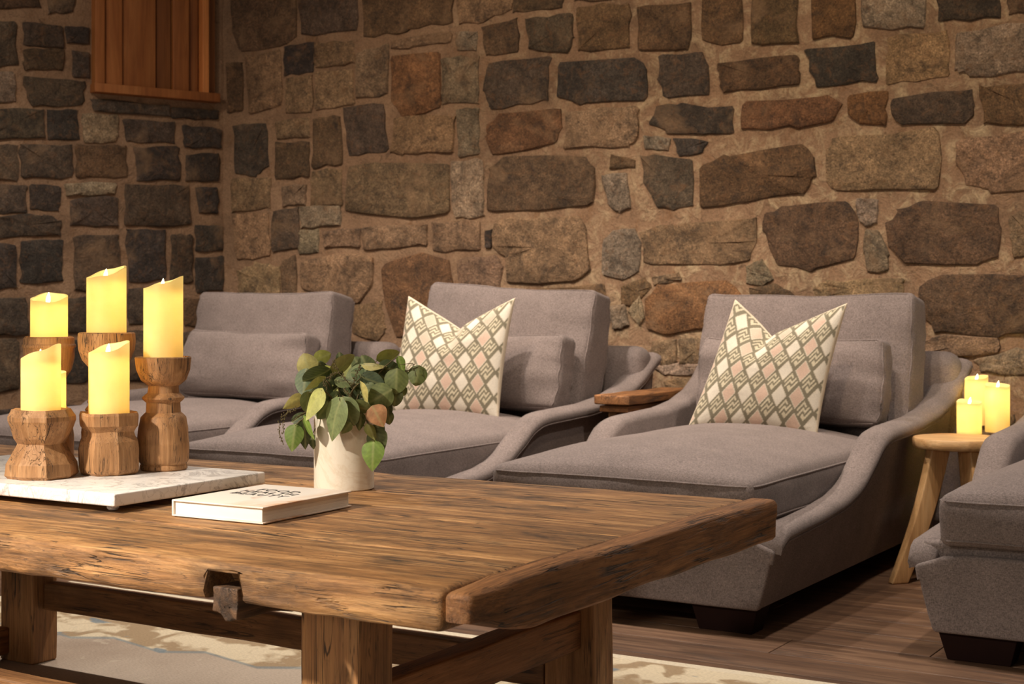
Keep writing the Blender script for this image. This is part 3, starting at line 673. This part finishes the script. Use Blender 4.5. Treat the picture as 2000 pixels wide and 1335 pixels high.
# ------------------------------------------------------------------ vase and eucalyptus
vp = at_z(672, 953, TZ); VR = .0612
vase = thing('marble_vase', 'cylindrical cream marble vase holding eucalyptus on the coffee table', 'vase', (vp.x, vp.y, TZ))
v, f = lathe([(VR-.002, 0), (VR, .002), (VR, .162), (VR-.002, .164), (VR-.007, .164), (VR-.009, .162), (VR-.009, .02)], 64)
link('body', mesh('body', v, f, MAT['vase'], 40), vase)
DV = (vp-O).dot(VIEW)
eu = thing('eucalyptus_bunch', 'bunch of leafy green eucalyptus stems drooping from the marble vase', 'plant', (vp.x, vp.y, TZ+.03))
def make_leaf_mat():
    s = NT('eucalyptus_leaf'); base = s.n('ObjectInfo', out='Color'); c = s.n('TexCoord', out='Object')
    sp = s.t.nodes.new('ShaderNodeSeparateXYZ'); s.t.links.new(c, sp.inputs[0])
    n = s.noise(s.coord('Object', (60, 60, 60), rnd=True), 1, 4, .6, .5)
    col = s.mix(1.0, base, s.ramp(n, [(.3, .72), (.5, 1.0), (.72, 1.35)]), 'MULTIPLY')
    rib = s.ramp(s.math('ABSOLUTE', sp.outputs[0]), [(.0003, .4), (.0008, 0)])
    col = s.mix(rib, col, lin(176, 176, 120))
    v2 = s.math('PINGPONG', s.math('SUBTRACT', sp.outputs[1], s.math('MULTIPLY', s.math('ABSOLUTE', sp.outputs[0]), .9)), .0045)
    col = s.mix(s.ramp(v2, [(.0, .10), (.0008, 0)]), col, lin(168, 170, 112))
    m = s.done(col, .55, s.bump(n, .25, .002)); 
    tr = s.n('BsdfTranslucent', {'Color': s.mix(1.0, col, (.95, 1, .66, 1), 'MULTIPLY')})
    mx = s.n('MixShader', {0: .14, 1: s.b.outputs[0], 2: tr}); s.t.links.new(mx, s.out.inputs[0])
    return m
MAT['leaf'] = make_leaf_mat()
def leaf_mesh(L, Wd, rnd, curl, fold, seed):
    nl, nw = 12, 6; v, f = [], []
    for i in range(nl+1):
        t = i/nl
        rr = math.sin(math.pi*min(1, t**.82))**.62 if rnd else math.sin(math.pi*t**.72)**.85*(1-.18*t)
        w = Wd/2*rr*(1.0 if rnd else 1.12)
        for j in range(nw+1):
            u = j/nw*2-1
            z = -curl*L*(t-.45)**2 - fold*abs(u)*w + .02*L*nz(u, t*2, seed, 1.2)
            v.append((u*w, (t-.5)*L, z))
    for i in range(nl):
        for j in range(nw): a = i*(nw+1)+j; f.append([a, a+1, a+nw+2, a+nw+1])
    return mesh('leaf', v, f, MAT['leaf'], True)
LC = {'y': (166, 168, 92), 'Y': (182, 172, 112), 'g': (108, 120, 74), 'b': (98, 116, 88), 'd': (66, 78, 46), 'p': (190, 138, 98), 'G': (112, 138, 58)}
LEAVES = [ # u, v, length px, width px, tip direction in the picture (deg, 90 = down), tone, toward camera (m), round
 (599,710,38,36,250,'Y',.00,1),(630,697,31,24,-20,'y',-.03,1),(595,745,46,36,95,'b',.02,1),(619,735,54,26,155,'d',.03,1),(617,752,44,12,145,'y',.045,0),
 (664,697,17,14,-100,'d',-.05,1),(671,714,52,23,-42,'Y',.01,1),(698,706,15,15,-60,'p',-.03,1),(677,744,42,17,8,'g',.055,0),(704,732,34,27,200,'b',.03,1),
 (727,744,44,30,22,'b',.05,1),(731,712,43,11,4,'Y',.02,0),(758,696,42,20,-18,'y',.00,1),(760,720,40,28,10,'d',.01,1),(782,712,32,15,72,'G',.02,0),
 (774,744,44,40,92,'g',.06,1),(815,733,36,32,100,'g',.02,1),(742,774,48,43,150,'g',.075,1),(772,776,32,25,100,'g',.05,1),(787,763,18,15,80,'g',.03,1),
 (613,789,62,27,118,'y',.085,0),(638,765,40,23,92,'d',.05,1),(601,784,36,20,95,'g',.04,1),(575,787,42,21,152,'Y',.02,0),(631,800,36,28,125,'g',.06,1),
 (653,819,80,38,106,'g',.10,0),(679,804,54,36,72,'g',.09,1),(704,797,42,25,18,'g',.085,1),(709,768,44,13,78,'Y',.09,0),(738,813,42,35,62,'p',.09,0),
 (758,802,32,18,85,'d',.05,1),(760,816,24,17,80,'g',.045,1),(584,814,30,17,-32,'d',.04,1),(573,855,48,31,98,'G',.07,0),(596,848,52,22,84,'d',.05,0),
 (601,836,46,14,66,'G',.07,0),(611,862,26,15,80,'d',.03,0),(676,836,26,16,130,'g',.085,0),(704,824,32,17,95,'d',.08,0),(740,838,26,21,60,'g',.06,1),
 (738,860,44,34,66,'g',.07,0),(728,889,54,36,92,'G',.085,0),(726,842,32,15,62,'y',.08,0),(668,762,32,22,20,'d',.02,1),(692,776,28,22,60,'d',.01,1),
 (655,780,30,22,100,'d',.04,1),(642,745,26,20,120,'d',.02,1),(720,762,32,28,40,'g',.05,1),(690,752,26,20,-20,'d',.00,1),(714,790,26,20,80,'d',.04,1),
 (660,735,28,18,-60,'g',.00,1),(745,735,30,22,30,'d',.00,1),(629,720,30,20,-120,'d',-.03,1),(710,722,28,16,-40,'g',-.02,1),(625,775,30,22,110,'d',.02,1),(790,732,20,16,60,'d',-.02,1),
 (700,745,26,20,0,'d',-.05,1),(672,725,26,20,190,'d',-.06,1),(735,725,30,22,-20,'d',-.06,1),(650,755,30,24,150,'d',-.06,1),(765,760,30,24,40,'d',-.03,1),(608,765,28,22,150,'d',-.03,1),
]
rf = random.Random(21)
for k_ in range(34):
    a_, r_ = rf.uniform(0, 2*math.pi), math.sqrt(rf.random())
    LEAVES.append((688+92*r_*math.cos(a_), 752+46*r_*math.sin(a_), rf.uniform(32, 46), rf.uniform(20, 34), math.degrees(a_)+rf.uniform(-50, 50), rf.choice('gdgbdyg'), rf.uniform(-.075, .035), 1))
rl = random.Random(4); eul = Vector(eu.location)
mouth = Vector((vp.x, vp.y, TZ+.15))
for i, (u, vv, L, Wd, ang, tone, tc, rnd) in enumerate(LEAVES):
    d = DV-tc; p = at_d(u, vv, d); k = d/F; a = R(ang)
    axis = RIGHT*math.cos(a) + Vector((0, 0, -math.sin(a)))
    side = axis.cross(-VIEW).normalized()
    w0 = max(Wd, L*.62 if not rnd else L*.8); tilt = math.acos(min(1, Wd/w0))*rl.choice((-1, 1))
    tip = rl.uniform(-.25, .25)
    axis2 = (axis*math.cos(tip) + (-VIEW)*math.sin(tip)).normalized()
    nrm = (side.cross(axis2)).normalized()
    side2 = (side*math.cos(tilt) + nrm*math.sin(tilt)).normalized(); nrm2 = side2.cross(axis2)
    o = link('leaf', leaf_mesh(L*1.16*k/math.cos(tip), w0*1.2*k, rnd, rl.uniform(.05, .35), rl.uniform(.05, .3), i), eu)
    M = Matrix((side2, axis2, nrm2)).transposed().to_4x4(); M.translation = p-eul
    o.matrix_local = M
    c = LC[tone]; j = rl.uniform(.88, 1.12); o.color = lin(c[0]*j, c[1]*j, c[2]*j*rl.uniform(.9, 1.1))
    base = p - axis2*(L*k*.5)
    if i < 44 and i % 2 == 0 or i in (16, 33, 40, 41, 42, 25):
        mid = (base+mouth)/2 + Vector((0, 0, .03 if vv < 790 else .045)) + (-VIEW)*max(0, tc)*.4
        pts = [mouth+Vector((rl.uniform(-.02, .02), rl.uniform(-.02, .02), -.03))]
        for t in (.15, .3, .45, .6, .75, .9, 1.0): pts.append(pts[0]*(1-t)**2 + mid*2*t*(1-t) + base*t*t)
        v, f = tube_verts([q_-eul for q_ in pts], [.0016]*6+[.0009, .0006], 5)
        link('stem', mesh('stem', v, f, MAT['bark'], True), eu)
def sprig(pix, depth, rad, buds):
    pts = [at_d(u, v_, depth)-eul for u, v_ in pix]
    v, f = tube_verts(pts, rad, 4); s_ = link('sprig', mesh('sprig', v, f, MAT['bark'], True), eu)
    bv, bf = [], []
    for t in range(buds):
        x = (t+.5)/buds*(len(pts)-1); i = int(x); b = pts[i].lerp(pts[min(i+1, len(pts)-1)], x-i) + Vector((rl.uniform(-1, 1), rl.uniform(-1, 1), rl.uniform(-1, 1)))*.004
        v, f = lathe([(.0004, -.0018), (.0014, 0), (.0004, .0018)], 6); k = len(bv)
        bv += [b+q_ for q_ in v]; bf += [[i_+k for i_ in q_] for q_ in f]
    bo = link('buds', mesh('buds', bv, bf, MAT['bark'], True), eu); tag(bo, kind='stuff')
sprig([(580,800),(560,806),(549,816),(545,832),(547,850),(553,866)], DV-.05, .0006, 26)
sprig([(575,795),(556,812),(552,826),(554,846)], DV-.05, .0006, 22)
sprig([(690,760),(675,740),(662,728),(655,712),(652,702)], DV-.07, .0008, 40)
sprig([(690,760),(692,738),(700,722),(705,712)], DV-.06, .0008, 36)
sprig([(640,760),(632,745),(645,735),(655,728)], DV-.07, .0008, 34)
sprig([(700,800),(690,780),(680,768),(670,758)], DV-.09, .0010, 26)
sprig([(780,712),(795,710),(806,709),(809,718),(813,735)], DV-.03, .0006, 3)

# ------------------------------------------------------------------ chaises
ARM = [(0, .296), (.30, .310), (.50, .328), (.60, .348), (.66, .370), (.74, .420), (.82, .474), (.88, .493), (.95, .499), (1.23, .508), (1.40, .526), (1.56, .562), (1.66, .606), (1.74, .660), (1.80, .692)]
def xo(z): return .425 + .090*(1-math.exp(-(z-.07)/.26))
def arm_mesh(sg):
    v, f, cols = [], [], None
    ysm = [1.80*i/64 for i in range(65)]
    first = None; secs = []
    for yi, y in enumerate(ysm):
        zt = sum(interp(y+dy, ARM) for dy in (-.016, -.008, 0, .008, .016))/5
        nose = max(0, 1-y/.06); zt -= .030*nose*nose
        xi = .418; ox = xo(zt)+.012+.012*max(0, (y-1.3)/.5); r = .032
        sec = [(xo(.075), .075), (xo(.14), .14), (xo(.22), .22)]
        zl = max(.23, zt-.05)
        sec += [(xo(zl), zl), (ox+.004, zt-.040), (ox+.010, zt-.026), (ox+.006, zt-.010), (ox-.010, zt-.001), (ox-.032, zt+.004), (xi+.022, zt+.002), (xi+.006, zt-.008), (xi, zt-.026), (xi, .24), (xi, .18)]
        secs.append([Vector((sg*x, y-.0, z)) for x, z in sec])
    m = len(secs[0])
    for s_ in secs: v += s_
    for i in range(len(secs)-1):
        for k in range(m-1): f.append([i*m+k, i*m+k+1, (i+1)*m+k+1, (i+1)*m+k])
        f.append([i*m+m-1, i*m, (i+1)*m, (i+1)*m+m-1])
    f.append(list(range(m))); f.append([(len(secs)-1)*m+k for k in range(m)])
    welt = [s_[4]+Vector((sg*.0005, 0, 0)) for s_ in secs]
    return mesh('arm', v, f, MAT['fabric'], 55), welt
MESH = {}
def chaise_meshes():
    for sg in (-1, 1):
        m, w = arm_mesh(sg); MESH['arm', sg] = m
        v, f = tube_verts(w, .0026, 6); MESH['welt', sg] = mesh('welt', v, f, MAT['fabric'], True)
    def body(p):
        p = p.copy(); z = p.z+.185; p.x *= (xo(z)-.012)/.44; return p
    v, f = rbox((.88, 1.76, .22), .012, (4, 6, 4), body); MESH['base'] = mesh('base', v, f, MAT['fabric'], 50)
    def front(p):
        p = p.copy(); z = p.z+.17
        p.x *= (xo(z)+.003)/.44
        if z > .2: p.z -= .036*max(0, (abs(p.x)-.38)/.10)**1.0
        p.y += .003*nz(p.x, z, 2, 5); return p
    v, f = rbox((.88, .03, .20), .010, (16, 1, 6), front); MESH['front_panel'] = mesh('front_panel', v, f, MAT['fabric'], 50)
    hx, hy, hz = .415, .66, .062
    def seat(p):
        p = p.copy(); u, w_, t = p.x/hx, p.y/hy, p.z/hz
        cr = max(0, 1-u*u)**.7*max(0, 1-w_**4)**.6
        if t > 0: p.z += t*(.078*cr + .006*nz(p.x, p.y, 1, 5)*cr)
        else: p.z += t*.004*cr
        e = max(0, 1-abs(t))
        p.y += (-1 if w_ < 0 else 1)*(.010*e*(abs(w_) > .9))*(1-abs(u)**3) + .004*nz(p.x, p.z*3, 5, 7)*(abs(w_) > .9)
        p.x += .004*nz(p.y, p.z*3, 7, 6)*(abs(u) > .9)
        pin = max(0, abs(u)-.8)*max(0, abs(w_)-.88)
        p.z += pin*.18*t
        return p
    v, f = rbox((2*hx, 2*hy, 2*hz), .026, (16, 24, 4), seat); MESH['seat_cushion'] = mesh('seat_cushion', v, f, MAT['fabric'], True)
    for nm, t in (('piping_top', .94), ('piping_bottom', -.94)):
        pts = []
        c = .02
        loop = []
        for k in range(41): loop.append((-hx+c+(2*hx-2*c)*k/40, -hy))
        for k in range(61): loop.append((hx, -hy+c+(2*hy-2*c)*k/60))
        for k in range(41): loop.append((hx-c-(2*hx-2*c)*k/40, hy))
        for k in range(61): loop.append((-hx, hy-c-(2*hy-2*c)*k/60))
        loop.append(loop[0])
        for x, y in loop:
            q_ = seat(Vector((x*.994, y*.996, hz*t*.80))); pts.append(q_)
        v, f = tube_verts(pts, .0032, 6); MESH[nm] = mesh('piping', v, f, MAT['fabric'], True)
    def foot(p):
        p = p.copy(); k = 1-.22*(.5-(p.z+.04)/.08 + .5); p.x *= k; p.y *= k; return p
    v, f = rbox((.20, .10, .08), .003, (1, 1, 1), foot); MESH['foot'] = mesh('foot', v, f, MAT['foot'], 40)
    v, f = rbox((1.03, .15, .645), .06, (6, 2, 6)); MESH['back_panel'] = mesh('back_panel', v, f, MAT['fabric'], True)
def puffy(w, d, h, r, seed, puff=.03, wr=.006, n=(18, 4, 14)):
    def fn(p):
        p = p.copy(); u, t, q_ = p.x/(w/2), p.y/(d/2), p.z/(h/2)
        c = max(0, 1-u*u)**.6*max(0, 1-q_*q_)**.6
        p.y += t*(puff*c - puff*.35*(1-c))
        p.x += (1 if u > 0 else -1)*(abs(u) > .85)*(.010*(1-q_*q_) + .005*nz(p.y*9, p.z*14, seed, 1.6))
        ed = max(0, abs(u)-.40)
        p.y += t*wr*ed*2.6*nz(p.x*3, p.z*15, seed, 1.3) + wr*.7*nz(p.x*5, p.z*5, seed+5, 1.5)
        p.z += (.007*nz(p.x*5, seed, t, 1.4) - .010*(1-u*u))*(q_ > .8) + .006*nz(p.x*5, seed+2, t, 1.4)*(q_ < -.8)
        return p
    v, f = rbox((w, d, h), r, n, fn)
    pipes = []
    for sg in (-1, 1):
        loop = []
        a, b = w/2, h/2
        for k in range(30): loop.append((-a+r+(2*a-2*r)*k/29, -b))
        for k in range(20): loop.append((a, -b+r+(2*b-2*r)*k/19))
        for k in range(30): loop.append((a-r-(2*a-2*r)*k/29, b))
        for k in range(20): loop.append((-a, b-r-(2*b-2*r)*k/19))
        loop.append(loop[0]); pts = []
        for x, z in loop:
            p = Vector((x, sg*d/2, z)); c = Vector((max(-a+r, min(a-r, x)), sg*(d/2-r), max(-b+r, min(b-r, z))))
            pts.append(fn(c+(p-c).normalized()*(r+.0005)))
        pipes.append(tube_verts(pts, .0028, 6))
    return v, f, pipes
def cushion(name, parent, loc, rot, *a):
    v, f, pipes = puffy(*a)
    o = link(name, mesh(name, v, f, MAT['fabric'], True), parent, loc, rot)
    for pv, pf in pipes: link('piping', mesh('piping', pv, pf, MAT['fabric'], True), o)
    return o
chaise_meshes()
def chaise(x, label, bt=0, bz=0, bx=0, rz=0, y0=3.75):
    o = thing('chaise_longue', label, 'chaise', (x, y0, 0), rz, 'grey upholstered chaises along the stone wall')
    for sg in (-1, 1):
        a = link('arm', MESH['arm', sg], o); link('welt', MESH['welt', sg], a)
        for fy in (.058, 1.70): link('foot', MESH['foot'], o, (sg*.322, fy, .04))
    link('base', MESH['base'], o, (0, .90, .185)); link('front_panel', MESH['front_panel'], o, (0, .004, .17))
    s_ = link('seat_cushion', MESH['seat_cushion'], o, (0, .645, .352))
    link('piping', MESH['piping_top'], s_); link('piping', MESH['piping_bottom'], s_)
    link('back_panel', MESH['back_panel'], o, (0, 1.725, .3975))
    cushion('back_cushion', o, (bx, 1.47, .655+bz), (R(-11), R(bt), 0), .79, .19, .56, .024, x, .036, .012)
    return o
XC = {1: -4.47, 2: -3.205, 3: -1.94, 4: -.615}
chaise(XC[1], 'grey chaise longue beside the corner of the stone walls, with only a lumbar cushion', 0, .008, -.02)
chaise(XC[2], 'grey chaise longue behind the vase of eucalyptus', 3.0, .028, .01)
chaise(XC[3], 'grey chaise longue behind the end of the coffee table', 0, -.006, .03)
chaise(XC[4], 'grey chaise longue beyond the round side table', 0, 0, 0)

def lumbar(loc, rx, ry, rz, label, seed, w=.60):
    o = cushion('lumbar_cushion', None, loc, (R(rx), R(ry), R(rz)), w, .13, .30, .022, seed, .036, .016, (18, 4, 12))
    tag(o, label, 'cushion', 'grey lumbar cushions on the chaises')
lumbar((-4.41, 4.99, .622), -13, 1, 2, 'grey lumbar cushion on the chaise in the wall corner', 2, .66)
lumbar((-3.11, 5.01, .625), -12, 0, -3, 'grey lumbar cushion behind the patterned pillow beside the eucalyptus', 4)
lumbar((-1.885, 4.99, .620), -12, 0, 2, 'grey lumbar cushion behind the patterned pillow on the chaise by the table end', 6, .66)
lumbar((-.55, 5.01, .620), -12, 0, 0, 'grey lumbar cushion on the chaise beyond the round side table', 8)

# ------------------------------------------------------------------ patterned throw pillows
FRET = ["11111111", "00000001", "11111101", "10000101", "10110101", "10100001", "10111111", "10000000"]
FRET = ["10000001", "11111101", "00000101", "11110111", "10010000", "10011111", "10000000", "11111111"]
def pattern(u, v):
    a = u*3.5 + v*2.45 + .3; b = u*3.5 - v*2.45 + .1
    i, j = math.floor(a), math.floor(b); fa, fb = a-i, b-j
    m = min(fa, fb, 1-fa, 1-fb)
    cream, olive, peach = (214, 204, 184), (128, 121, 102), (210, 182, 163)
    if (i-j) % 2 == 0:
        if m < .07: return olive
        if m < .12: return cream
        return peach if ((i+j)//2) % 2 == 0 else (222, 214, 198)
    if m < .05: return olive
    x, y = int((fa-.05)/.9*8), int((fb-.05)/.9*8)
    return olive if FRET[max(0, min(7, y))][max(0, min(7, x))] == '1' else (206, 196, 170)
def make_print():
    s = NT('printed_linen'); a = s.n('VertexColor', layer_name='print')
    w = s.noise(s.coord('Object', (420, 420, 420)), 1, 2, .7)
    col = s.mix(.7, a, s.ramp(w, [(.3, .78), (.5, 1), (.7, 1.15)]), 'MULTIPLY')
    wr = s.noise(s.coord('Object', (9, 9, 9)), 1, 3, .55, 1.0)
    return s.done(col, .95, s.bump(w, .3, .001, s.bump(wr, .3, .012)))
MAT['print'] = make_print()
def pillow(loc, rx, ry, rz, label, side=.47, chop=.115, u0=-.30, seed=0, th=.125, shear=.05, taper=.10):
    n = 190; v, f, cols = [], [], []
    def pt(u, w, s_):
        e = (1-u**4)*(1-w**4)
        x = u*side/2*(1-.055*(1-w*w)); z = w*side/2*(1-.055*(1-u*u))
        tk = max(0, (1-u*u)*(1-w*w))**.42*th
        top = max(0, (w+.35)/1.35)**1.6
        V = max(0, 1-abs(u-u0)/(1-u0 if u > u0 else 1+u0))
        V = V**1.1
        z -= chop*V*top
        x = x*(1-taper*(w+1)/2) + shear*(w+1)
        y = s_*(tk*.5 + .002*e*nz(u*4, w*4, seed, 1)+.006*e*nz(u*1.6, w*1.6, seed+3, 1))
        cr = math.exp(-((u-u0)/.12)**2)*max(0, (w-.1)/.9)**1.2
        y *= 1-.75*cr
        y += .035*math.exp(-((u-(u0-.25))/.3)**2)*max(0, w)**2
        return Vector((x, y, z))
    for s_ in (-1, 1):
        for j in range(n+1):
            for i in range(n+1):
                u, w = i/n*2-1, j/n*2-1
                v.append(pt(u, w, s_))
                c = pattern(u*1.02, w*1.0) if s_ < 0 and max(abs(u), abs(w)) < .97 else (222, 208, 184)
                cols.append(lin(*c))
    k = (n+1)**2
    for s_ in (0, 1):
        for j in range(n):
            for i in range(n):
                a = s_*k+j*(n+1)+i; f.append([a, a+1, a+n+2, a+n+1])
    m = bpy.data.meshes.new('pillow'); m.from_pydata([tuple(p) for p in v], [], f); m.materials.append(MAT['print'])
    at = m.color_attributes.new('print', 'FLOAT_COLOR', 'POINT'); at.data.foreach_set('color', [x for c in cols for x in c])
    bm = bmesh.new(); bm.from_mesh(m); bmesh.ops.remove_doubles(bm, verts=bm.verts, dist=.0002); bmesh.ops.recalc_face_normals(bm, faces=bm.faces); bm.to_mesh(m); bm.free()
    m.polygons.foreach_set('use_smooth', [True]*len(m.polygons))
    o = link('throw_pillow', m, None, loc, (R(rx), R(ry), R(rz)))
    return tag(o, label, 'pillow', 'cream throw pillows with lattice print')
pillow((-3.20, 4.76, .690), -9, 1, 10, 'lattice-print throw pillow beside the eucalyptus leaves', .47, .11, .0, 1, .125, .02, .04)
pillow((-1.925, 4.75, .682), -9, 2, 4, 'lattice-print throw pillow on the chaise by the end of the coffee table', .458, .11, -.30, 2, .125, .05, .14)

# ------------------------------------------------------------------ rustic bench stool between two chaises
bs = thing('bench_stool', 'narrow dark rustic wooden bench stool squeezed between two grey chaises', 'stool', (-2.575, 5.23, .018))
box('seat', (-.075, -.30, .498), (.075, .30, .534), MAT['table_y'], bs, .006, (3, 10, 1), lambda p: p+Vector((.004*nz(p.y*4, 1, 2, 2), 0, .003*nz(p.y*5, p.x*9, 3, 2))))
box('apron', (-.058, -.285, .470), (.062, .285, .494), MAT['rail_y'], bs, .004)
for lx in (-1, 1):
    for ly in (-1, 1):
        v, f = rbox((.034, .04, .493), .004, (1, 1, 1), lambda p: p+Vector((lx*.016*(.2375-p.z)/.475, ly*.05*(.2375-p.z)/.475, 0)))
        link('leg', mesh('leg', v, f, MAT['leg'], 40), bs, (lx*.036, ly*.20, .2285))
box('stretcher', (-.014, -.2, .20), (.014, .2, .235), MAT['rail_y'], bs, .003)

# ------------------------------------------------------------------ round side table and its candles
sx, sy, sz_ = -1.275, 4.88, .462
st = thing('side_table', 'round pale oak three-legged side table holding three candles', 'side table', (sx, sy, 0))
v, f = lathe([(.130, sz_-.036), (.143, sz_-.033), (.147, sz_-.026), (.147, sz_-.006), (.144, sz_-.001), (.138, sz_)], 64)
link('top', mesh('top', v, f, MAT['pale'], 40), st)
for a in (R(230), R(310), R(90)):
    v, f = rbox((.072, .036, .44), .006, (2, 1, 10), None)
    def bend(p):
        t = (.22-p.z)/.44
        return Vector((p.x*(1-.15*t) + .075 + .155*t - .015*math.sin(t*math.pi), p.y*(1-.2*t), p.z))
    v = [bend(p) for p in v]
    link('leg', mesh('leg', v, f, MAT['pale_leg'], 40), st, (0, 0, .22), (0, 0, a))
GS = 'flameless pillar candles on the round side table'
def stable(u, vv): p = at_z(u, vv, sz_); return (p.x, p.y, sz_)
candle(stable(1893, 846), .0405, .113, front_low, .012, 'shortest lit pillar candle on the round side table', GS, power=1.1)
candle(stable(1948, 843), .0405, .165, front_low, .012, 'mid-height lit pillar candle on the round side table, beside the chaise arm', GS, power=1.1)
candle(stable(1907, 829), .0405, .178, YAW+R(210), .016, 'tallest lit pillar candle at the back of the round side table', GS, power=1.1)
